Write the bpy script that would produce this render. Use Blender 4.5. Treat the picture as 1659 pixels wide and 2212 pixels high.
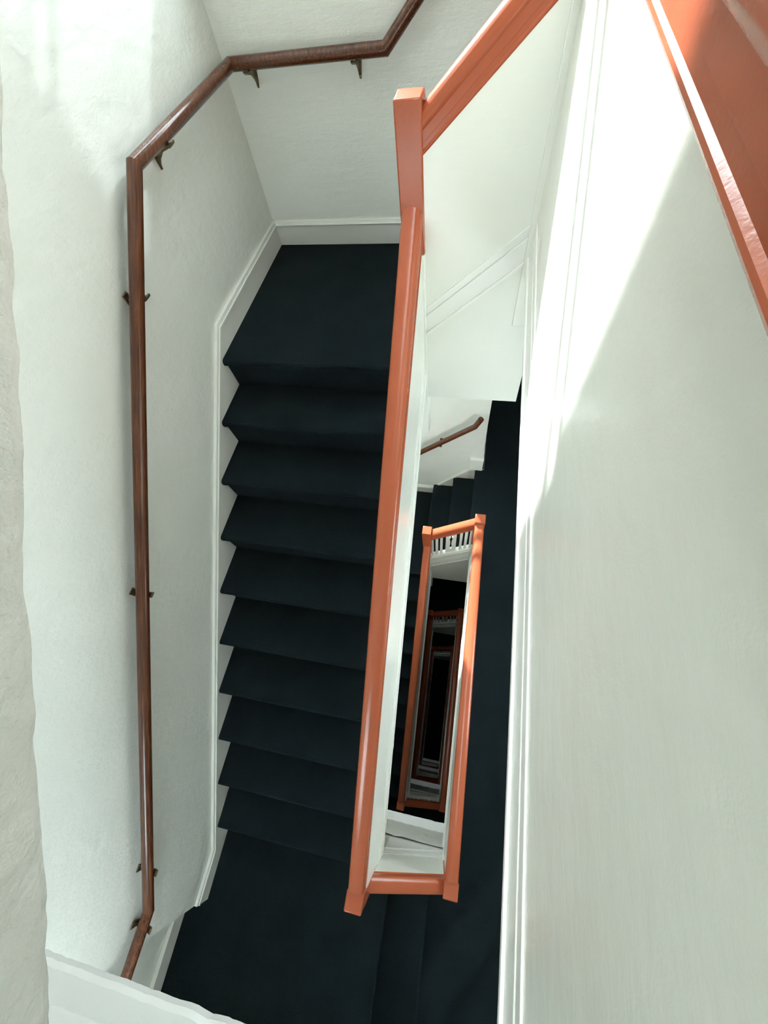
import bpy, bmesh, math, random
from mathutils import Vector, noise, Matrix

# ------------------------------------------------------------------ scene, camera, light
for o in list(bpy.data.objects):
    bpy.data.objects.remove(o)
sc = bpy.context.scene
COL = sc.collection

cam_d = bpy.data.cameras.new('camera')
cam = bpy.data.objects.new('camera', cam_d)
COL.objects.link(cam)
cam.location = (0.0, 0.0, 1.4334)
cam.rotation_mode = 'XYZ'
cam.rotation_euler = (0.4994, 0.1111, 0.1844)
cam_d.sensor_fit = 'VERTICAL'
cam_d.sensor_height = 36.0
cam_d.lens = 875.2 / 2212 * 36.0
cam_d.clip_start = 0.01
sc.camera = cam

world = bpy.data.worlds.new('world')
sc.world = world
world.use_nodes = True
wn = world.node_tree
wn.nodes.clear()
w_out = wn.nodes.new('ShaderNodeOutputWorld')
w_bg = wn.nodes.new('ShaderNodeBackground')
w_bg.inputs['Color'].default_value = (0.84, 0.95, 1.0, 1)
w_bg.inputs['Strength'].default_value = 13.0
wn.links.new(w_bg.outputs[0], w_out.inputs[0])


def sun_lamp(name, direction, strength, angle, color):
    l = bpy.data.lights.new(name, 'SUN')
    l.energy = strength
    l.angle = math.radians(angle)
    l.color = color
    o = bpy.data.objects.new(name, l)
    COL.objects.link(o)
    o.rotation_euler = Vector(direction).to_track_quat('-Z', 'Y').to_euler()
    o.location = (-1, 8, 8)
    return o


sun_lamp('sun', (0.58, -1.0, -0.52), 18.0, 0.9, (0.97, 0.985, 1.0))
# the same sun thrown back by glazing across the street
sun_lamp('sun_reflected_by_glazing', (-0.69, -1.0, -0.70), 1.25, 1.6, (0.86, 0.95, 1.0))

sc.view_settings.view_transform = 'Standard'
sc.view_settings.look = 'None'
sc.view_settings.exposure = 0.54
sc.view_settings.gamma = 1.0
sc.view_settings.use_curve_mapping = False

# ------------------------------------------------------------------ dimensions
XW, YN = -1.373, 2.671            # west wall, north wall
XSW, XNW, XE = -0.298, -0.286, 0.175
YS, YNN = -0.791, 1.659           # rail planes south and north
R = 0.20                          # riser
T = 0.2631                        # going of the long flight
Y0 = 1.552                        # nosing of the north landing
XN, TN = 0.112, 0.232             # nosing of floor above north steps, going
XS, TS = -0.185, 0.260            # nosing of south landing, going
STOREY = 3.0
Z_TOP, Z_BOT = 5.2, -12.9
X_HALL, Y_SOUTH, Y_HALL = 1.65, -1.93, 5.4
XREC, YREC = -1.50, -1.235        # recess in the west wall
HW = 0.036                        # half thickness of the panels


def nos_w(y):
    return (y - Y0) * R / T


def nos_n(x):
    return 0.6 + (x - XN) * R / TN


def nos_s(x):
    return -2.0 - (x - XS) * R / TS


# ------------------------------------------------------------------ materials
MATS = {}


def nodes_of(name):
    m = bpy.data.materials.new(name)
    m.use_nodes = True
    nt = m.node_tree
    b = nt.nodes['Principled BSDF']
    tc = nt.nodes.new('ShaderNodeTexCoord')
    MATS[name] = m
    return m, nt, b, tc


def noise_node(nt, tc, scale, detail=4.0, rough=0.55, stretch=None):
    n = nt.nodes.new('ShaderNodeTexNoise')
    n.inputs['Scale'].default_value = scale
    n.inputs['Detail'].default_value = detail
    n.inputs['Roughness'].default_value = rough
    if stretch:
        mp = nt.nodes.new('ShaderNodeMapping')
        mp.inputs['Scale'].default_value = stretch
        nt.links.new(tc.outputs['Object'], mp.inputs['Vector'])
        nt.links.new(mp.outputs[0], n.inputs['Vector'])
    else:
        nt.links.new(tc.outputs['Object'], n.inputs['Vector'])
    return n


def ramp(nt, src, stops):
    r = nt.nodes.new('ShaderNodeValToRGB')
    el = r.color_ramp.elements
    while len(el) < len(stops):
        el.new(0.5)
    for e, (p, c) in zip(el, stops):
        e.position = p
        e.color = (*c, 1)
    nt.links.new(src, r.inputs['Fac'])
    return r


def bump(nt, b, src, strength, dist, prev=None):
    bp = nt.nodes.new('ShaderNodeBump')
    bp.inputs['Strength'].default_value = strength
    bp.inputs['Distance'].default_value = dist
    nt.links.new(src, bp.inputs['Height'])
    if prev:
        nt.links.new(prev.outputs[0], bp.inputs['Normal'])
    nt.links.new(bp.outputs[0], b.inputs['Normal'])
    return bp


def plaster(name, c0, c1, rough, s1, d1, s2, d2):
    m, nt, b, tc = nodes_of(name)
    n = noise_node(nt, tc, 1.7, 5)
    r = ramp(nt, n.outputs['Fac'], [(0.3, c0), (0.7, c1)])
    nt.links.new(r.outputs[0], b.inputs['Base Color'])
    b.inputs['Roughness'].default_value = rough
    a = noise_node(nt, tc, s1, 6, 0.6)
    p = bump(nt, b, a.outputs['Fac'], 0.6, d1)
    a2 = noise_node(nt, tc, s2, 3, 0.5)
    p = bump(nt, b, a2.outputs['Fac'], 0.5, d2, p)
    # scattered nibs and dings in the paint
    vo = nt.nodes.new('ShaderNodeTexVoronoi')
    vo.inputs['Scale'].default_value = 7.0
    nt.links.new(tc.outputs['Object'], vo.inputs['Vector'])
    mr = nt.nodes.new('ShaderNodeMapRange')
    mr.inputs['From Min'].default_value = 0.0
    mr.inputs['From Max'].default_value = 0.028
    mr.inputs['To Min'].default_value = 1.0
    mr.inputs['To Max'].default_value = 0.0
    nt.links.new(vo.outputs['Distance'], mr.inputs['Value'])
    p = bump(nt, b, mr.outputs[0], 0.5, 0.002, p)
    # long trowel and brush marks
    tw = noise_node(nt, tc, 3.0, 5, 0.6, (1.0, 2.2, 5.0))
    bump(nt, b, tw.outputs['Fac'], 0.5, d1 * 2.0, p)
    return m


plaster('wall_plaster', (0.80, 0.81, 0.745), (0.84, 0.845, 0.79), 0.45, 14.0, 0.006, 130.0, 0.0012)
plaster('rough_plaster', (0.86, 0.88, 0.84), (0.89, 0.905, 0.87), 0.5, 26.0, 0.012, 95.0, 0.004)
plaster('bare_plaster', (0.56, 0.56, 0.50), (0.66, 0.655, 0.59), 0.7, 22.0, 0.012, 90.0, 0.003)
plaster('panel_paint', (0.82, 0.82, 0.74), (0.84, 0.84, 0.77), 0.25, 7.0, 0.002, 420.0, 0.0003)
plaster('lit_white_paint', (0.88, 0.885, 0.86), (0.91, 0.915, 0.89), 0.35, 16.0, 0.003, 160.0, 0.0006)  # light falling on the beam from above is put into this whiter colour
plaster('trim_paint', (0.82, 0.82, 0.76), (0.85, 0.85, 0.80), 0.28, 9.0, 0.002, 160.0, 0.0005)
plaster('ceiling_paint', (0.83, 0.83, 0.79), (0.85, 0.85, 0.81), 0.7, 9.0, 0.001, 160.0, 0.0004)

m, nt, b, tc = nodes_of('terracotta_paint')
n = noise_node(nt, tc, 4.0, 5)
r = ramp(nt, n.outputs['Fac'], [(0.25, (0.375, 0.086, 0.036)), (0.75, (0.425, 0.102, 0.045))])
nt.links.new(r.outputs[0], b.inputs['Base Color'])
b.inputs['Roughness'].default_value = 0.22
b.inputs['Specular IOR Level'].default_value = 0.35
n2 = noise_node(nt, tc, 70.0, 3, 0.6)
p = bump(nt, b, n2.outputs['Fac'], 0.35, 0.0012)
n3 = noise_node(nt, tc, 330.0, 2, 0.5)
bump(nt, b, n3.outputs['Fac'], 0.25, 0.0004, p)

m, nt, b, tc = nodes_of('varnished_wood')
rot = nt.nodes.new('ShaderNodeMapping')
rot.inputs['Rotation'].default_value = (math.radians(-37), 0, 0)
nt.links.new(tc.outputs['Object'], rot.inputs['Vector'])


class _TC:
    outputs = {'Object': rot.outputs[0]}


n = noise_node(nt, _TC, 7.0, 6, 0.6, (14.0, 0.5, 14.0))
n4 = noise_node(nt, _TC, 30.0, 4, 0.6, (7.0, 0.25, 7.0))
mx = nt.nodes.new('ShaderNodeMix')
mx.data_type = 'FLOAT'
mx.inputs['Factor'].default_value = 0.5
nt.links.new(n.outputs['Fac'], mx.inputs[2])
nt.links.new(n4.outputs['Fac'], mx.inputs[3])
r = ramp(nt, mx.outputs[0], [(0.34, (0.040, 0.011, 0.005)), (0.5, (0.095, 0.027, 0.010)), (0.66, (0.185, 0.062, 0.020))])
nt.links.new(r.outputs[0], b.inputs['Base Color'])
b.inputs['Roughness'].default_value = 0.22

m, nt, b, tc = nodes_of('carpet')
n = noise_node(nt, tc, 300.0, 3, 0.7)
nb = noise_node(nt, tc, 6.0, 5, 0.6)
r = ramp(nt, n.outputs['Fac'], [(0.3, (0.003, 0.007, 0.010)), (0.55, (0.009, 0.0155, 0.019)), (0.75, (0.046, 0.049, 0.049))])
r2 = ramp(nt, nb.outputs['Fac'], [(0.3, (0.80, 0.80, 0.80)), (0.7, (1.15, 1.1, 1.05))])
mm = nt.nodes.new('ShaderNodeMix')
mm.data_type = 'RGBA'
mm.blend_type = 'MULTIPLY'
mm.inputs['Factor'].default_value = 1.0
nt.links.new(r.outputs[0], mm.inputs[6])
nt.links.new(r2.outputs[0], mm.inputs[7])
nt.links.new(mm.outputs[2], b.inputs['Base Color'])
b.inputs['Roughness'].default_value = 1.0
b.inputs['Specular IOR Level'].default_value = 0.1
bump(nt, b, n.outputs['Fac'], 0.8, 0.003)

m, nt, b, tc = nodes_of('dark_brass')
n = noise_node(nt, tc, 60.0, 4)
r = ramp(nt, n.outputs['Fac'], [(0.3, (0.10, 0.075, 0.045)), (0.7, (0.24, 0.18, 0.10))])
nt.links.new(r.outputs[0], b.inputs['Base Color'])
b.inputs['Metallic'].default_value = 0.8
b.inputs['Roughness'].default_value = 0.42

m, nt, b, tc = nodes_of('window_glass')
nt.nodes.remove(b)
tr = nt.nodes.new('ShaderNodeBsdfTransparent')
tr.inputs['Color'].default_value = (0.97, 0.985, 0.98, 1)
gl = nt.nodes.new('ShaderNodeBsdfGlossy')
gl.inputs['Roughness'].default_value = 0.02
ms = nt.nodes.new('ShaderNodeMixShader')
ms.inputs[0].default_value = 0.05
nt.links.new(tr.outputs[0], ms.inputs[1])
nt.links.new(gl.outputs[0], ms.inputs[2])
nt.links.new(ms.outputs[0], nt.nodes['Material Output'].inputs['Surface'])


# ------------------------------------------------------------------ mesh helpers
def make(name, bm, mat, parent=None, smooth=False, bevel=0.0):
    me = bpy.data.meshes.new(name)
    bmesh.ops.recalc_face_normals(bm, faces=bm.faces)
    bm.to_mesh(me)
    bm.free()
    me.materials.append(MATS[mat])
    if smooth:
        for p in me.polygons:
            p.use_smooth = True
    o = bpy.data.objects.new(name, me)
    COL.objects.link(o)
    if parent:
        o.parent = parent
        o.location = -Vector(parent.location) if parent.parent is None else Vector((0, 0, 0))
    if bevel:
        bv = o.modifiers.new('bevel', 'BEVEL')
        bv.width = bevel
        bv.segments = 2
        bv.limit_method = 'ANGLE'
    if smooth or bevel:
        try:
            me.set_sharp_from_angle(angle=math.radians(24))
        except Exception:
            pass
    return o


def empty(name, loc, label, category, group=None):
    o = bpy.data.objects.new(name, None)
    o.empty_display_size = 0.1
    COL.objects.link(o)
    o.location = loc
    o['label'] = label
    o['category'] = category
    if group:
        o['group'] = group
    return o


def structure(o, label):
    o['kind'] = 'structure'
    o['label'] = label
    return o


def add_box(bm, x0, x1, y0, y1, z0, z1):
    v = [bm.verts.new((x, y, z)) for x in (x0, x1) for y in (y0, y1) for z in (z0, z1)]
    for f in ((0, 1, 3, 2), (4, 6, 7, 5), (0, 4, 5, 1), (2, 3, 7, 6), (0, 2, 6, 4), (1, 5, 7, 3)):
        bm.faces.new([v[i] for i in f])


def box(*a):
    bm = bmesh.new()
    add_box(bm, *a)
    return bm


def prism(poly, axis, a0, a1, bm=None):
    """extrude a 2-D polygon along an axis; poly is (y,z) for axis x, (x,z) for axis y, (x,y) for axis z"""
    bm = bm or bmesh.new()

    def P(p, a):
        if axis == 'x':
            return (a, p[0], p[1])
        if axis == 'y':
            return (p[0], a, p[1])
        return (p[0], p[1], a)
    v0 = [bm.verts.new(P(p, a0)) for p in poly]
    v1 = [bm.verts.new(P(p, a1)) for p in poly]
    n = len(poly)
    bm.faces.new(v0)
    bm.faces.new(list(reversed(v1)))
    for i in range(n):
        bm.faces.new((v0[i], v0[(i + 1) % n], v1[(i + 1) % n], v1[i]))
    return bm


def loft(rings, cap=True, bm=None, closed=True):
    bm = bm or bmesh.new()
    vr = [[bm.verts.new(p) for p in ring] for ring in rings]
    n = len(rings[0])
    for a, c in zip(vr, vr[1:]):
        for i in range(n if closed else n - 1):
            bm.faces.new((a[i], a[(i + 1) % n], c[(i + 1) % n], c[i]))
    if cap:
        bm.faces.new(vr[0])
        bm.faces.new(list(reversed(vr[-1])))
    return bm


# cross-section of the painted hand rail: u sideways, v up from the crown (0)
def rail_section():
    half = [(0.0, 0.0), (0.014, -0.001), (0.025, -0.0045), (0.0335, -0.0115), (0.0385, -0.022), (0.040, -0.033),
            (0.0385, -0.042), (0.0355, -0.047), (0.0355, -0.0725), (0.0345, -0.0735), (0.0345, -0.0865), (0.0355, -0.0875),
            (0.0378, -0.0905), (0.0385, -0.0945), (0.0365, -0.0985), (0.033, -0.100)]
    return half + [(-u, v) for u, v in reversed(half[1:])]


def rail_bm(p0, p1, steps=1, vs=1.0):
    """painted rail from p0 to p1 (crown line), plumb-cut ends"""
    p0, p1 = Vector(p0), Vector(p1)
    h = Vector((p1.x - p0.x, p1.y - p0.y, 0)).normalized()
    side = Vector((h.y, -h.x, 0))
    sec = rail_section()
    rings = []
    for i in range(steps + 1):
        c = p0.lerp(p1, i / steps)
        rings.append([c + side * u + Vector((0, 0, v * vs)) for u, v in sec])
    return loft(rings)


def tube_path(pts, rad, n=16, squash=1.0):
    """round bar with mitred corners"""
    pts = [Vector(p) for p in pts]
    rings = []
    for i, p in enumerate(pts):
        if i == 0:
            t = (pts[1] - p).normalized()
            d0 = t
            nrm = t
        elif i == len(pts) - 1:
            d0 = (p - pts[i - 1]).normalized()
            nrm = d0
        else:
            d0 = (p - pts[i - 1]).normalized()
            d1 = (pts[i + 1] - p).normalized()
            nrm = (d0 + d1).normalized()
        # frame that does not twist: horizontal side direction
        side = Vector((0, 0, 1)).cross(d0)
        if side.length < 1e-4:
            side = Vector((1, 0, 0))
        side.normalize()
        up = d0.cross(side).normalized()
        ring = []
        for k in range(n):
            a = 2 * math.pi * k / n
            q = side * math.cos(a) * rad + up * math.sin(a) * rad * squash
            # slide along d0 onto the mitre plane
            s = -q.dot(nrm) / d0.dot(nrm)
            ring.append(p + q + d0 * s)
        rings.append(ring)
    # align start indices between rings
    out = [rings[0]]
    for ring in rings[1:]:
        prev = out[-1]
        best = min(range(n), key=lambda s: sum((ring[(k + s) % n] - prev[k]).length for k in range(n)))
        out.append([ring[(k + best) % n] for k in range(n)])
    return loft(out)


def strip_poly(a0, a1, f, top, bot):
    """polygon between two offsets of a sloping line f over a0..a1"""
    return [(a0, f(a0) + bot), (a1, f(a1) + bot), (a1, f(a1) + top), (a0, f(a0) + top)]


# ------------------------------------------------------------------ setting
random.seed(4)
ORD = ['topmost', 'second', 'third', 'fourth']
WIN = (-1.255, -0.415, 1.38, 2.62)      # opening in the north wall: x0 x1 z0 z1 (storey 0)
WALL_T = 0.20


def wall_north():
    bm = bmesh.new()
    y0, y1 = YN, YN + WALL_T
    xa, xb = XW - 0.2, 0.17
    add_box(bm, xa, WIN[0], y0, y1, Z_BOT, Z_TOP)
    add_box(bm, WIN[1], xb, y0, y1, Z_BOT, Z_TOP)
    zs = [Z_BOT, WIN[2] - 3, WIN[3] - 3, WIN[2], WIN[3], Z_TOP]
    for i in (0, 2, 4):
        add_box(bm, WIN[0], WIN[1], y0, y1, zs[i], zs[i + 1])
    bmesh.ops.remove_doubles(bm, verts=bm.verts, dist=1e-5)
    return structure(make('wall_north', bm, 'wall_plaster'), 'cream plaster wall behind the upper landing')


wall_north()
structure(make('wall_west', box(XW - 0.2, XW, YREC, YN, Z_BOT, Z_TOP), 'wall_plaster'),
          'cream plaster wall beside the long flights of stairs')
structure(make('wall_west_recess', box(XREC - 0.2, XREC, Y_SOUTH, YREC + 0.02, Z_BOT, Z_TOP), 'wall_plaster'),
          'set-back piece of cream wall past the end of the long flight')
FILL_WIN = (-1.20, -0.50, -0.85, 0.05)       # unseen window added for fill light, over the lower landing: x0 x1 z0 z1
bm = bmesh.new()
add_box(bm, XREC - 0.2, FILL_WIN[0], Y_SOUTH - 0.2, Y_SOUTH, Z_BOT, Z_TOP)
add_box(bm, FILL_WIN[1], X_HALL, Y_SOUTH - 0.2, Y_SOUTH, Z_BOT, Z_TOP)
add_box(bm, FILL_WIN[0], FILL_WIN[1], Y_SOUTH - 0.2, Y_SOUTH, Z_BOT, FILL_WIN[2])
add_box(bm, FILL_WIN[0], FILL_WIN[1], Y_SOUTH - 0.2, Y_SOUTH, FILL_WIN[3], Z_TOP)
structure(make('wall_south', bm, 'wall_plaster'),
          'cream plaster wall behind the lower landing')
bm = bmesh.new()
EW = (-0.05, 1.15, -1.45, -0.50)          # hall window: y0 y1 z0 z1
add_box(bm, X_HALL, X_HALL + 0.2, Y_SOUTH, EW[0], Z_BOT, Z_TOP)
add_box(bm, X_HALL, X_HALL + 0.2, EW[1], YN + 0.2, Z_BOT, Z_TOP)
add_box(bm, X_HALL, X_HALL + 0.2, EW[0], EW[1], Z_BOT, EW[2])
add_box(bm, X_HALL, X_HALL + 0.2, EW[0], EW[1], EW[3], Z_TOP)
add_box(bm, X_HALL, X_HALL + 0.2, YN + 0.2, Y_HALL, Z_BOT, 0.43)
structure(make('wall_east', bm, 'wall_plaster'),
          'far cream wall of the hall')
structure(make('wall_hall_west', box(-0.03, 0.17, YN + WALL_T, Y_HALL, Z_BOT, 0.43), 'wall_plaster'),
          'cream wall of the hall where it runs on past the stairs')
structure(make('wall_hall_north', box(0.17, X_HALL, Y_HALL, Y_HALL + 0.2, Z_BOT, 0.43), 'wall_plaster'),
          'end wall of the hall')
structure(make('wall_hall_north', box(0.17, X_HALL, YN, YN + 0.2, 0.6, Z_TOP), 'wall_plaster'),
          'end wall of the hall on the upper levels')


# ceiling of the stairwell with its roof light over the well
bm = bmesh.new()
add_box(bm, XREC - 0.2, -0.9, Y_SOUTH - 0.2, YN + 0.2, Z_TOP, Z_TOP + 0.15)
add_box(bm, 0.9, X_HALL + 0.2, Y_SOUTH - 0.2, YN + 0.2, Z_TOP, Z_TOP + 0.15)
add_box(bm, -0.9, 0.9, Y_SOUTH - 0.2, -1.4, Z_TOP, Z_TOP + 0.15)
add_box(bm, -0.9, 0.9, 2.2, YN + 0.2, Z_TOP, Z_TOP + 0.15)
structure(make('ceiling', bm, 'ceiling_paint'), 'white ceiling with a roof light over the stairwell')


def window(idx, k):
    dz = -STOREY * k
    x0, x1, z0, z1 = WIN[0], WIN[1], WIN[2] + dz, WIN[3] + dz
    root = bpy.data.objects.new('window_%d' % idx, None)
    COL.objects.link(root)
    root.location = ((x0 + x1) / 2, YN, z0)
    structure(root, 'white sash window over the %s landing' % ORD[k])
    ya = YN + 0.085
    bm = bmesh.new()
    f = 0.035
    add_box(bm, x0, x0 + f, ya, ya + 0.07, z0, z1)
    add_box(bm, x1 - f, x1, ya, ya + 0.07, z0, z1)
    add_box(bm, x0 + f, x1 - f, ya, ya + 0.07, z1 - f, z1)
    add_box(bm, x0 + f, x1 - f, ya, ya + 0.07, z0, z0 + f)
    make('window_frame', bm, 'trim_paint', root)
    # two sashes whose meeting rails stand a little apart
    zm = 2.005 + dz
    for (a, c, yy) in ((z0 + f, zm - 0.038, ya + 0.005), (zm + 0.038, z1 - f, ya + 0.037)):
        bm = bmesh.new()
        s = 0.03
        add_box(bm, x0 + f, x0 + f + s, yy, yy + 0.028, a, c)
        add_box(bm, x1 - f - s, x1 - f, yy, yy + 0.028, a, c)
        add_box(bm, x0 + f + s, x1 - f - s, yy, yy + 0.028, a, a + s)
        add_box(bm, x0 + f + s, x1 - f - s, yy, yy + 0.028, c - s, c)
        sash = make('sash', bm, 'trim_paint', root)
        g = make('pane', box(x0 + f + s, x1 - f - s, yy + 0.012, yy + 0.016, a + s, c - s), 'window_glass', sash)
    make('window_sill', box(x0 - 0.02, x1 + 0.012, YN - 0.02, ya, z0 - 0.03, z0), 'trim_paint', root)


window(1, 0)
window(2, 1)


def side_window(idx, a0, a1, z0, z1, axis, depth, n, label):
    """fixed window; axis 'x': the wall faces along x and the window spans y, axis 'y': it spans x"""
    root = bpy.data.objects.new('window_%d' % idx, None)
    COL.objects.link(root)
    m_ = (a0 + a1) / 2
    root.location = (depth, m_, z0) if axis == 'x' else (m_, depth, z0)
    structure(root, label)

    def B(bm_, d0, d1, p0, p1, q0, q1):
        if axis == 'x':
            add_box(bm_, d0, d1, p0, p1, q0, q1)
        else:
            add_box(bm_, p0, p1, d0, d1, q0, q1)
    f, s_ = 0.05, 0.03
    bm_ = bmesh.new()
    B(bm_, depth, depth + 0.06, a0, a0 + f, z0, z1)
    B(bm_, depth, depth + 0.06, a1 - f, a1, z0, z1)
    B(bm_, depth, depth + 0.06, a0 + f, a1 - f, z0, z0 + f)
    B(bm_, depth, depth + 0.06, a0 + f, a1 - f, z1 - f, z1)
    make('window_frame', bm_, 'trim_paint', root)
    w = (a1 - a0 - 2 * f) / n
    for i in range(n):
        a, c = a0 + f + i * w, a0 + f + (i + 1) * w
        bm_ = bmesh.new()
        B(bm_, depth + 0.015, depth + 0.045, a, a + s_, z0 + f, z1 - f)
        B(bm_, depth + 0.015, depth + 0.045, c - s_, c, z0 + f, z1 - f)
        B(bm_, depth + 0.015, depth + 0.045, a + s_, c - s_, z0 + f, z0 + f + s_)
        B(bm_, depth + 0.015, depth + 0.045, a + s_, c - s_, z1 - f - s_, z1 - f)
        sash = make('sash', bm_, 'trim_paint', root)
        bm_ = bmesh.new()
        B(bm_, depth + 0.028, depth + 0.032, a + s_, c - s_, z0 + f + s_, z1 - f - s_)
        make('pane', bm_, 'window_glass', sash)


side_window(3, EW[0], EW[1], EW[2], EW[3], 'x', X_HALL + 0.07, 2, 'white window in the hall of the second level')
side_window(4, FILL_WIN[0], FILL_WIN[1], FILL_WIN[2], FILL_WIN[3], 'y', Y_SOUTH - 0.13, 2, 'white window added for fill light over the landing at the foot of the topmost long flight')


# ------------------------------------------------------------------ floors, landings, skirting
def hall_floor(k):
    z = 0.6 - STOREY * k
    bm = bmesh.new()
    yh = Y_HALL if k >= 0 else YN
    add_box(bm, XE + 0.035, X_HALL, Y_SOUTH, yh, z - 0.17, z - 0.012)
    add_box(bm, XS + TS + 0.03, XE + 0.035, Y_SOUTH, YS - 0.04, z - 0.17, z - 0.012)
    add_box(bm, XN + 0.03, XE + 0.035, YNN + 0.04, YN, z - 0.17, z - 0.012)
    fl = structure(make('floor', bm, 'ceiling_paint'),
                   'hall floor with dark carpet on the %s level' % ORD[max(k, 0)] if k >= 0 else 'hall floor overhead')
    bm = bmesh.new()
    add_box(bm, XE + 0.035, X_HALL, Y_SOUTH, Y_HALL if k > 0 else YN, z - 0.012, z)
    nose(bm, 'y', XN, z, XE + 0.036, 1, YNN + 0.035, YN - 0.02, -0.03)
    if k > 0:
        add_box(bm, XS + TS - 0.06, XE + 0.035, Y_SOUTH, YS - 0.035, z - 0.012, z)
    make('carpet', bm, 'carpet', fl, smooth=True)


def nose(bm, axis, a, z, back, sgn, b0, b1, over, riser=True, rise=R):
    """carpet over one step. a = nosing position, back = where the tread ends behind;
    the tread runs from back to a, the riser drops under the nosing."""
    s = 1 if back > a else -1          # direction from nosing to the back of the tread
    rr = 0.018
    prof = [(back, z)]
    for i in range(7):
        t = math.pi / 2 * i / 6
        prof.append((a + s * rr - s * rr * math.sin(t), z - rr + rr * math.cos(t)))
    for i in range(1, 5):
        t = math.pi / 2 * i / 4
        prof.append((a + s * rr - s * rr * math.cos(t), z - 0.026 - 0.014 * math.sin(t)))
    prof.append((a + s * 0.026, z - 0.046))
    prof.append((a + s * 0.034, z - rise))
    prof.append((a + s * 0.050, z - rise))
    prof.append((a + s * 0.050, z - 0.06))
    prof.append((back, z - 0.06 if abs(back - a) > 0.06 else z - 0.05))
    prism(prof, 'x' if axis == 'x' else 'y', b0, b1, bm)
    return bm


def nose_y(a, z, back, x0, x1, rise=R):
    bm = bmesh.new()
    return nose(bm, 'x', a, z, back, 1, x0, x1, 0, rise=rise)


def nose_x(a, z, back, y0, y1, rise=R):
    bm = bmesh.new()
    return nose(bm, 'y', a, z, back, 1, y0, y1, 0, rise=rise)


def landings(k):
    dz = -STOREY * k
    nm = ORD[k] if k >= 0 else 'overhead'
    # north-west landing
    l = structure(make('landing', box(XW, -0.33, Y0 + 0.055, YN, dz - 0.26, dz - 0.06), 'ceiling_paint'),
                  'square carpeted landing at the head of the %s long flight' % nm)
    make('carpet', nose_y(Y0, dz, YN, XW, -0.318), 'carpet', l, smooth=True)
    # south-west landing
    z = dz - 2.0
    l = structure(make('landing', box(XREC, -0.245, Y_SOUTH, YS - 0.04, z - 0.27, z - 0.06), 'ceiling_paint'),
                  'carpeted landing at the foot of the %s long flight' % nm)
    bm = bmesh.new()
    nose(bm, 'y', XS, z, XREC, 1, Y_SOUTH, YS - 0.037, 0)
    add_box(bm, XW, -0.325, YS - 0.04, Y0 - 9 * T + 0.036, z - 0.06, z)
    make('carpet', bm, 'carpet', l, smooth=True)


def skirting(k):
    dz = -STOREY * k
    nm = ORD[k]
    t = 0.018
    # north landing
    o = structure(make('baseboard_north', box(XW, -0.30, YN - t, YN, dz, dz + 0.112), 'trim_paint'),
                  'white skirting along the back of the %s landing' % nm)
    bm = bmesh.new()
    prism([(YN, dz + 0.112), (YN - 0.022, dz + 0.112), (YN - 0.026, dz + 0.120), (YN - 0.018, dz + 0.126), (YN - 0.014, dz + 0.136), (YN, dz + 0.140)],
          'x', XW, -0.30, bm)
    make('moulding', bm, 'trim_paint', o)
    # stepped skirting up the north steps, ended by a plinth block
    f = lambda x: nos_n(x) + dz
    o2 = structure(make('baseboard_steps', prism([(-0.36, dz + 0.10), (-0.36, dz - 0.05), (0.05, f(0.05) - 0.3), (0.05, f(0.05) + 0.01)], 'y', YN - t, YN), 'trim_paint'),
                   'white sloping skirting beside the %s short steps' % nm)
    make('moulding', prism([(-0.36, dz + 0.10), (0.05, f(0.05) + 0.01), (0.05, f(0.05) + 0.04), (-0.36, dz + 0.135)], 'y', YN - 0.026, YN), 'trim_paint', o2)
    make('plinth_block', box(0.045, 0.188, YN - 0.034, YN, dz + 0.60, dz + 0.79), 'trim_paint', o2, bevel=0.004)
    if k > 0:
        o3 = structure(make('baseboard_hall', box(0.17, 0.186, YN, Y_HALL, dz + 0.6, dz + 0.72), 'trim_paint'),
                       'white skirting where the hall runs on past the %s short steps' % nm)
        make('moulding', box(0.17, 0.192, YN, Y_HALL, dz + 0.72, dz + 0.74), 'trim_paint', o3, bevel=0.004)
    # west wall
    ya, yb = 1.669, -0.954
    g = lambda y: nos_w(y) + dz + 0.020
    poly = [(YN, dz + 0.112), (YN, dz - 0.02), (Y0, dz - 0.35), (YS, dz - 2.3), (YREC, dz - 2.02), (YREC, dz - 1.888), (yb, dz - 1.888), (ya, dz + 0.112)]
    o = structure(make('baseboard_west', prism(poly, 'x', XW, XW + t, ), 'trim_paint'),
                  'white stair skirting running down the wall beside the %s long flight' % nm)
    for (p0, p1, p2, p3, w) in ((0.112, 0.122, 0, 0, 0.026), (0.122, 0.140, 0, 0, 0.018)):
        bm = bmesh.new()
        lo = [(YN, dz + p0), (ya, dz + p0), (yb, dz - 2.0 + p0), (YREC, dz - 2.0 + p0)]
        hi = [(YREC, dz - 2.0 + p1), (yb, dz - 2.0 + p1), (ya, dz + p1), (YN, dz + p1)]
        prism(lo + hi, 'x', XW, XW + w, bm)
        make('moulding', bm, 'trim_paint', o)
    # recess
    o = structure(make('baseboard_recess', box(XREC, XREC + t, Y_SOUTH, YREC, dz - 2.0, dz - 1.888), 'trim_paint'),
                  'white skirting in the wall recess below the %s long flight' % nm)
    make('moulding', box(XREC, XREC + 0.026, Y_SOUTH, YREC, dz - 1.888, dz - 1.862), 'trim_paint', o, bevel=0.004)


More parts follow.
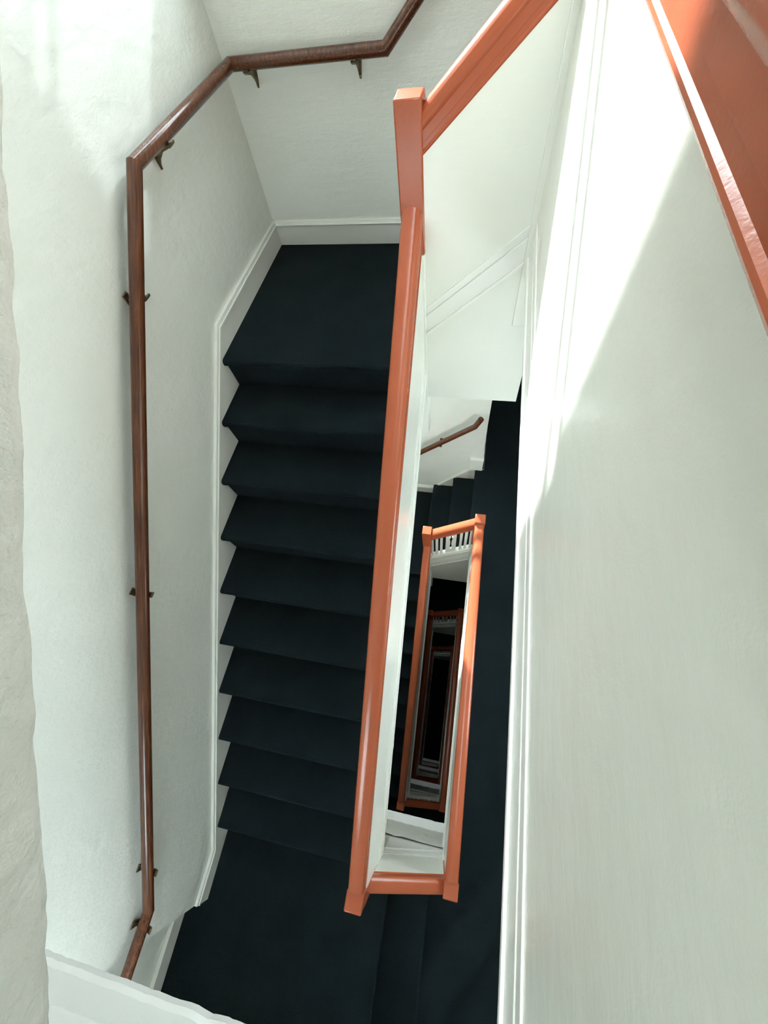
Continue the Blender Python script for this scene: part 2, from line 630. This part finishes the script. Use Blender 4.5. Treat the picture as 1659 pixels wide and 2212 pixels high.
# ------------------------------------------------------------------ stairs
def long_flight(k):
    dz = -STOREY * k
    nm = ORD[k] if k >= 0 else ''
    lab = ['topmost long flight of dark carpeted steps going down beside the left wall',
           'second long flight of dark carpeted steps, seen past the topmost painted rail',
           'third long flight of dark carpeted steps deep in the well',
           'lowest long flight of steps lost in the dark well'][k] if k >= 0 else 'underside of a stair flight overhead, rough plaster at the left edge'
    root = empty('stair_flight', (XW + 0.5, -0.8, dz - 2.0), lab, 'stairs')
    x1 = -0.322
    for j in range(1, 10):
        y = Y0 - j * T
        jit = 0.0015 * math.sin(j * 5.1 + k)
        make('step', nose_y(y, dz - j * R, Y0 - (j - 1) * T + 0.036, XW + 0.0185 + jit * 0, x1), 'carpet', root, smooth=True)
    # plastered carriage under the steps, its face towards the well rough
    f = lambda y: nos_w(y) + dz
    xf = -0.287
    top, bot = -0.24, -0.672
    a0, a1 = -0.74, 1.63
    bm = bmesh.new()
    ny = 400 if k == -1 else 120
    nz = 44 if k == -1 else 8
    amp = 0.0048 if k == -1 else 0.005
    rows = []
    for i in range(ny + 1):
        y = a0 + (a1 - a0) * i / ny
        row = []
        for j in range(nz + 1):
            t = (j / nz)
            bt = (-0.652 - 0.029 * (y + 0.269)) if k == -1 else bot
            zz = f(y) + top + (bt - top) * t
            e = noise.noise(Vector((y * 9 + 40, zz * 9, k * 3.0))) + 0.55 * noise.noise(Vector((y * 31, zz * 31, 7 + k))) + 0.3 * noise.noise(Vector((y * 77, zz * 77, 2)))
            dx = amp * e
            dzz = 0.0
            if j == nz:
                dzz = amp * 0.8 * (noise.noise(Vector((y * 14, k, 3))) + 0.7 * noise.noise(Vector((y * 45, k, 9))))
                dx -= 0.004
            row.append(bm.verts.new((xf + dx, y, zz + dzz)))
        rows.append(row)
    for i in range(ny):
        for j in range(nz):
            bm.faces.new((rows[i][j], rows[i + 1][j], rows[i + 1][j + 1], rows[i][j + 1]))
    # soffit, back and ends
    xb = XW + 0.003
    bk = []
    for i in (0, ny):
        y = a0 + (a1 - a0) * i / ny
        bk.append((bm.verts.new((xb, y, f(y) + top)), bm.verts.new((xb, y, f(y) + bot))))
    bm.faces.new([r_[nz] for r_ in rows] + [bk[1][1], bk[0][1]])
    bm.faces.new([r_[0] for r_ in reversed(rows)] + [bk[0][0], bk[1][0]])
    bm.faces.new([bk[0][0], bk[0][1], bk[1][1], bk[1][0]])
    bm.faces.new(rows[0] + [bk[0][1], bk[0][0]])
    bm.faces.new(list(reversed(rows[ny])) + [bk[1][0], bk[1][1]])
    make('carriage', bm, 'rough_plaster', root, smooth=True)


def north_steps(k):
    dz = -STOREY * k
    lab = ['short carpeted steps hidden behind the sloping white panel',
           'short flight of dark carpeted steps behind the white balusters, under the wooden wall rail',
           'short flight of steps behind the small balusters deeper in the well',
           'lowest short flight of steps in the dark well'][k] if k >= 0 else 'short flight of steps overhead'
    root = empty('stair_flight', (-0.1, YNN + 0.5, dz), lab, 'stairs')
    for j in (1, 2):
        x = XN - (3 - j) * TN
        make('step', nose_x(x, dz + j * R, x + TN + 0.036, YNN + 0.037, YN - 0.0185), 'carpet', root, smooth=True)
    f = lambda x: nos_n(x) + dz
    make('carriage', prism([(-0.30, dz - 0.25), (0.20, dz + 0.16), (0.20, dz + 0.44), (-0.30, f(-0.30) - 0.24)], 'y', YNN + 0.03, YN), 'ceiling_paint', root)


def south_steps(k):
    dz = -STOREY * k
    lab = ['two dark carpeted steps between near landing and hall, at the bottom edge',
           'two carpeted steps below the second balustrade, half hidden by the white beam',
           'two carpeted steps by the third balustrade in the well',
           'two lowest carpeted steps in the dark well'][k] if k >= 0 else 'steps overhead'
    root = empty('stair_flight', (0, YS - 0.5, dz - 2.4), lab, 'stairs')
    make('step', nose_x(XS + TS, dz - 2.0 - R, XS - 0.045, Y_SOUTH, YS - 0.037), 'carpet', root, smooth=True)
    make('carriage', box(-0.24, 0.02, Y_SOUTH, YS - 0.04, dz - 2.57, dz - 2.27), 'ceiling_paint', root)


# ------------------------------------------------------------------ balustrades
def newel(root, x, y, top, paint_bottom, drop):
    h = 0.0435
    n = make('newel', box(x - h, x + h, y - h, y + h, paint_bottom, top), 'terracotta_paint', root, bevel=0.006)
    make('newel_drop', box(x - h + 0.0006, x + h - 0.0006, y - h + 0.0006, y + h - 0.0006, drop, paint_bottom), 'panel_paint', root, bevel=0.003)
    return n


def mouldings(root, a0, a1, f, axis, face, out, c):
    """bands under the panel, following the line f. face = coordinate of the visible face, out = direction, c = panel centre"""
    for (t, b_, w) in ((-0.006, -0.040, 0.0035), (-0.045, -0.130, 0.005), (-0.130, -0.147, 0.011)):
        make('moulding', prism(strip_poly(a0, a1, f, t, b_), axis, c, face + out * w), 'trim_paint', root, bevel=0.0015)


def baluster_shape(bm, x0, x1, y, f, top, bot):
    v = [(x0, f(x0) + bot), (x1, f(x1) + bot), (x1, f(x1) + top), (x0, f(x0) + top)]
    prism(v, 'y', y - 0.012, y + 0.012, bm)


def splat_bm(xc, w, y, f, top, bot):
    """flat board with a vase-shaped opening sawn through it: built as left and right cheeks and end pieces"""
    bm = bmesh.new()
    prof = [(0.16, 0.004), (0.20, 0.010), (0.27, 0.013), (0.34, 0.010), (0.42, 0.006), (0.50, 0.008), (0.60, 0.015), (0.67, 0.017),
            (0.72, 0.011), (0.75, 0.007), (0.78, 0.020), (0.82, 0.014), (0.85, 0.004)]
    for s in (-1, 1):
        pts_out, pts_in = [], []
        for (t, o) in prof:
            for L, xx in ((pts_out, xc + s * w / 2), (pts_in, xc + s * o)):
                L.append((xx, f(xx) + bot + (top - bot) * t))
        for i in range(len(prof) - 1):
            q = [pts_out[i], pts_in[i], pts_in[i + 1], pts_out[i + 1]]
            prism(q, 'y', y - 0.010, y + 0.010, bm)
    for (t0, t1) in ((0.0, 0.16), (0.85, 1.0)):
        q = []
        for xx, t in ((xc - w / 2, t0), (xc + w / 2, t0), (xc + w / 2, t1), (xc - w / 2, t1)):
            q.append((xx, f(xx) + bot + (top - bot) * t))
        prism(q, 'y', y - 0.010, y + 0.010, bm)
    return bm


def open_balustrade(root, x0, x1, y, f, top, bot):
    """balusters with a sawn splat in the middle"""
    L = x1 - x0
    for c in (0.025, 0.135, 0.255, 0.745, 0.865, 0.975):
        bm = bmesh.new()
        xc = x0 + L * c
        w = 0.024 if 0.05 < c < 0.95 else 0.014
        baluster_shape(bm, xc - w / 2, xc + w / 2, y, f, top, bot)
        make('baluster', bm, 'trim_paint', root)
    make('splat', splat_bm(x0 + L * 0.5, 0.098, y, f, top, bot), 'trim_paint', root)


def balustrade_north(k):
    dz = -STOREY * k
    lab = ['sloping terracotta rail with a tall post over a solid cream panel, topmost ring',
           'sunlit terracotta rail on white balusters with a sawn splat, second ring of the well',
           'small terracotta rail on white balusters in the third ring of the well',
           'darkest short balustrade at the far end of the well'][k] if k >= 0 else 'sloping rail and panel of the steps overhead'
    root = empty('balustrade', (XNW, YNN, dz), lab, 'balustrade')
    f = lambda x: nos_n(x) + dz
    newel(root, XNW, YNN, dz + 0.964, dz + 0.515, dz - 0.57)
    a0, a1 = XNW + 0.043, XE - 0.043
    make('handrail', rail_bm((a0 - 0.002, YNN, f(a0) + 0.645), (a1 + 0.002, YNN, f(a1) + 0.645), 1, 1.18), 'terracotta_paint', root, smooth=True)
    if k <= 0:
        make('panel', prism(strip_poly(a0, a1, f, 0.533, -0.15), 'y', YNN - HW, YNN + HW), 'panel_paint', root)
    else:
        open_balustrade(root, a0, a1, YNN, f, 0.533, 0.09)
        make('bottom_rail', prism(strip_poly(a0, a1, f, 0.092, 0.06), 'y', YNN - 0.028, YNN + 0.028), 'trim_paint', root, bevel=0.003)
        make('stringer', prism(strip_poly(a0, a1, f, 0.062, -0.15), 'y', YNN - HW, YNN + HW), 'panel_paint', root)
    mouldings(root, a0, a1, f, 'y', YNN - HW, -1, YNN)
    make('fascia', prism([(a0 - 0.02, dz - 0.25), (0.226, dz - 0.25), (0.226, f(0.226) - 0.148), (a0, f(a0) - 0.148), (a0 - 0.02, f(a0) - 0.148)], 'y', YNN - HW - 0.002, YNN + 0.03), 'panel_paint', root)


def balustrade_west(k):
    dz = -STOREY * k
    lab = ['long terracotta rail on a solid white panel beside the topmost long flight',
           'long terracotta rail beside the second long flight, inside the well',
           'long dark red rail beside the third long flight, deep in the well',
           'faintest long rail at the bottom of the well'][k] if k >= 0 else 'painted rail and panel of the flight overhead'
    root = empty('balustrade', (XSW, YS, dz - 2.0), lab, 'balustrade')
    g = lambda y: nos_w(y) + dz
    newel(root, XSW, YS, dz - 1.17, dz - 1.70, dz - 2.75)
    a0, a1 = YS + 0.041, YNN - 0.043
    xa, xb = XSW, XNW
    make('handrail', rail_bm((xa, a0 - 0.002, g(a0) + 0.605), (xb, a1 + 0.002, g(a1) + 0.635), 8, 1.15), 'terracotta_paint', root, smooth=True)
    xm = -0.291
    make('panel', prism([(a0, g(a0) - 0.15), (a1, g(a1) - 0.15), (a1, g(a1) + 0.525), (a0, g(a0) + 0.495)], 'x', xm - HW, xm + HW), 'panel_paint', root)
    for (t, b_, w) in ((-0.006, -0.040, 0.0035), (-0.045, -0.130, 0.005), (-0.130, -0.165, 0.011)):
        make('moulding', prism(strip_poly(a0, a1, g, t, b_), 'x', xm, xm + HW + w), 'trim_paint', root, bevel=0.0015)


def balustrade_south(k):
    dz = -STOREY * k
    lab = ['short terracotta rail on a solid cream panel at the near end of the well',
           'short terracotta rail on white balusters at the near end of the second ring',
           'short dark rail at the near end of the third ring',
           'faint short rail at the near end of the deepest ring'][k] if k >= 0 else 'white beam under the landing overhead, bottom left corner'
    root = empty('balustrade', (XE, YS, dz - 2.4), lab, 'balustrade')
    f = lambda x: nos_s(x) + dz
    if k >= 0:
        newel(root, XE + 0.013, YS, dz - 1.725, dz - 2.17, dz - 2.95)
    a0, a1 = XSW + 0.043, XE - 0.030
    make('handrail', rail_bm((a0 - 0.002, YS, f(a0) + 0.50), (a1 + 0.002, YS, f(a1) + 0.50), 1, 1.15), 'terracotta_paint', root, smooth=True)
    if k == 1 or k == 2 or k == 3:
        open_balustrade(root, a0, a1, YS, f, 0.39, 0.06)
        make('bottom_rail', prism(strip_poly(a0, a1, f, 0.062, 0.03), 'y', YS - 0.028, YS + 0.028), 'trim_paint', root, bevel=0.003)
        make('stringer', prism(strip_poly(a0, a1, f, 0.032, -0.15), 'y', YS - HW, YS + HW), 'panel_paint', root)
    else:
        make('panel', prism(strip_poly(a0, a1, f, 0.39, -0.15), 'y', YS - HW, YS + HW), 'panel_paint', root)
    mouldings(root, a0, a1, f, 'y', YS + HW, 1, YS)
    z = dz + (0.065 if k == -1 else 0.0)
    make('fascia', prism([(a0, z - 2.43), (a1 + 0.02, z - 2.46), (a1 + 0.02, f(a1 + 0.02) - 0.148), (a0, f(a0) - 0.148)], 'y', YS - 0.03, YS + HW + 0.003), 'trim_paint', root, bevel=0.002)
    # rough recessed face and projecting ledge below it
    bm = bmesh.new()
    bx0, bx1 = (-1.37 if k == -1 else -0.40), XE + 0.05
    nx, nz = (120 if k == -1 else 50), 14
    rows = []
    for i in range(nx + 1):
        x = bx0 + (bx1 - bx0) * i / nx
        row = []
        for j in range(nz + 1):
            zz = z - 2.955 + (0.53) * j / nz
            e = noise.noise(Vector((x * 16, zz * 16, k * 5.0))) + 0.6 * noise.noise(Vector((x * 41, zz * 41, k)))
            row.append(bm.verts.new((x, YS + 0.058 + 0.005 * e, zz)))
        rows.append(row)
    for i in range(nx):
        for j in range(nz):
            bm.faces.new((rows[i][j], rows[i + 1][j], rows[i + 1][j + 1], rows[i][j + 1]))
    make('beam_face', bm, 'lit_white_paint' if k == -1 else 'bare_plaster', root, smooth=True)
    bm = bmesh.new()
    n = 160 if k == -1 else 60
    prev = None
    for i in range(n + 1):
        x = bx0 + (bx1 - bx0) * i / n
        w1 = 0.0035 * (noise.noise(Vector((x * 17, 1, k))) + 0.6 * noise.noise(Vector((x * 55, 4, k))))
        w2 = 0.003 * noise.noise(Vector((x * 20, 8, k)))
        ring = [bm.verts.new(p) for p in ((x, YS - 0.02, z - 2.955), (x, YS + 0.064, z - 2.948 + w2), (x, YS + 0.112 + w1, z - 2.952 + w2), (x, YS + 0.121 + w1, z - 2.962), (x, YS + 0.117 + w1, z - 2.992), (x, YS - 0.02, z - 2.992))]
        if prev:
            for j in range(6):
                bm.faces.new((prev[j], prev[(j + 1) % 6], ring[(j + 1) % 6], ring[j]))
        else:
            bm.faces.new(ring)
        prev = ring
    bm.faces.new(list(reversed(prev)))
    make('beam_ledge', bm, 'lit_white_paint', root, smooth=True)
    make('beam_core', box(bx0 + 0.004, bx1 - 0.004, YS - 0.03, YS + 0.045, z - 2.95, z - 2.44), 'ceiling_paint', root)


def balustrade_east(k):
    z = 0.6 - STOREY * k
    lab = ['tall white panel under the broad red-brown rail at the right edge, half in sunlight',
           'long terracotta rail along the hall on the second level, its far end sunlit',
           'long dark red rail along the hall on the third level',
           'faint long rail along the hall on the lowest level'][k] if k >= 0 else 'rail and panel of the hall overhead'
    root = empty('balustrade', (XE, YNN, z), lab, 'balustrade')
    top = z + (0.778 if k == 0 else 0.690)
    newel(root, XE, YNN, z + (0.83 if k == 0 else 0.716), z + (0.53 if k == 0 else 0.25), z - 0.39)
    a0, a1 = YS + 0.043, YNN - 0.043
    if k == 0:
        a0 = YS - 0.6
    make('handrail', rail_bm((XE + (0.013 if k else 0), a0 - 0.002, top), (XE, a1 + 0.002, top), 8), 'terracotta_paint', root, smooth=True)
    f = lambda y: z + 0.035
    make('panel', prism(strip_poly(a0, a1, f, top - z - 0.035 - 0.096, -0.15), 'x', XE - HW + 0.014, XE + HW), 'panel_paint', root)
    mouldings(root, a0, a1, f, 'x', XE - HW + 0.014, -1, XE)
    make('fascia', prism(strip_poly(a0, a1, lambda y: z, -0.112, -0.172), 'x', XE - HW + 0.012, XE + HW), 'panel_paint', root, bevel=0.002)


# ------------------------------------------------------------------ varnished wall rails
def flat_piece(profile, fn, t, half):
    bm = bmesh.new()
    v0 = [bm.verts.new(fn(p) - t * half) for p in profile]
    v1 = [bm.verts.new(fn(p) + t * half) for p in profile]
    bm.faces.new(v0)
    bm.faces.new(list(reversed(v1)))
    n = len(profile)
    for i in range(n):
        j = (i + 1) % n
        bm.faces.new((v0[i], v0[j], v1[j], v1[i]))
    return bm


def bracket(root, p, wall_n, along):
    """cast bracket: web (the part itself) with its wall plate, rail saddle and screw as sub-parts.
    p = rail centre; wall_n = unit vector from the wall to the rail, which stands 0.07 off the wall"""
    p, n_ = Vector(p), Vector(wall_n)
    t = Vector((along[0], along[1], 0)).normalized()
    up = Vector((0, 0, 1))
    w = p - n_ * 0.07
    web = [(0.005, -0.095), (0.018, -0.072), (0.045, -0.048), (0.074, -0.040), (0.074, -0.028), (0.05, -0.030), (0.005, -0.034)]
    arm = make('bracket', flat_piece(web, lambda q: w + n_ * q[0] + up * q[1], t, 0.005), 'dark_brass', root, bevel=0.0012)
    plate = [(-0.016, -0.012), (0.016, -0.012), (0.013, -0.05), (0.004, -0.105), (-0.004, -0.105), (-0.013, -0.05)]
    make('wall_plate', flat_piece(plate, lambda q: w + t * q[0] + up * q[1] + n_ * 0.0035, n_, 0.0035), 'dark_brass', arm, bevel=0.0012)
    sad = [(0.050, -0.034), (0.090, -0.036), (0.106, -0.026), (0.110, -0.016), (0.101, -0.016), (0.090, -0.024), (0.052, -0.0255)]
    make('saddle', flat_piece(sad, lambda q: w + n_ * q[0] + up * q[1], t, 0.012), 'dark_brass', arm, bevel=0.0012)
    hexa = [(0.004 * math.cos(i * math.pi / 3), -0.026 + 0.004 * math.sin(i * math.pi / 3)) for i in range(6)]
    make('screw', flat_piece(hexa, lambda q: w + t * (q[0] + 0.0095) + up * q[1] + n_ * 0.008, n_, 0.002), 'dark_brass', arm)


def wall_rail(k):
    dz = -STOREY * k
    lab = ['dark varnished wooden rail bending along the walls round the topmost landing and flight',
           'dark varnished wooden rail on the wall above the second short steps',
           'wooden wall rail of the third flight, deep in the well',
           'lowest wooden wall rail in the dark well'][k]
    xr, yr = XW + 0.07, YN - 0.07
    root = empty('wall_handrail', (xr, 0.3, dz), lab, 'handrail')
    pts = [(0.098, yr, dz + 1.485), (0.052, yr, dz + 1.375), (-0.545, yr, dz + 0.846), (xr, yr, dz + 0.846), (xr, 1.615, dz + 0.846),
           (xr, -1.035, dz - 1.148), (xr, -1.86, dz - 1.148)]
    make('rail', tube_path(pts, 0.0265, 24, 1.0), 'varnished_wood', root, smooth=True)
    for y in (1.845, 1.27, 0.30, -0.855, -1.11):
        if y > 1.615:
            z = 0.846
        else:
            z = max(0.846 + (y - 1.615) * (1.994 / 2.65), -1.148)
        bracket(root, (xr, y, dz + z), (1, 0, 0), (0, 1, 0))
    for x in (-1.22, -0.69, -0.27):
        z = 0.846 if x < -0.545 else 0.846 + (x + 0.545) * 0.886
        bracket(root, (x, yr, dz + z), (0, -1, 0), (1, 0, 0))


# ------------------------------------------------------------------ put the storeys together
for k in range(4):
    hall_floor(k)
    landings(k)
    skirting(k)
    long_flight(k)
    north_steps(k)
    south_steps(k)
    balustrade_north(k)
    balustrade_west(k)
    balustrade_south(k)
    balustrade_east(k)
    wall_rail(k)

# the flight overhead, of which only the underside reaches into the picture
long_flight(-1)
balustrade_south(-1)
balustrade_west(-1)
balustrade_north(-1)
balustrade_east(-1)
north_steps(-1)
hall_floor(-1)
landings(-1)

structure(make('floor_bottom', box(XREC, X_HALL, Y_SOUTH, Y_HALL, Z_BOT, Z_BOT + 0.2), 'carpet'), 'dark floor at the bottom of the well')
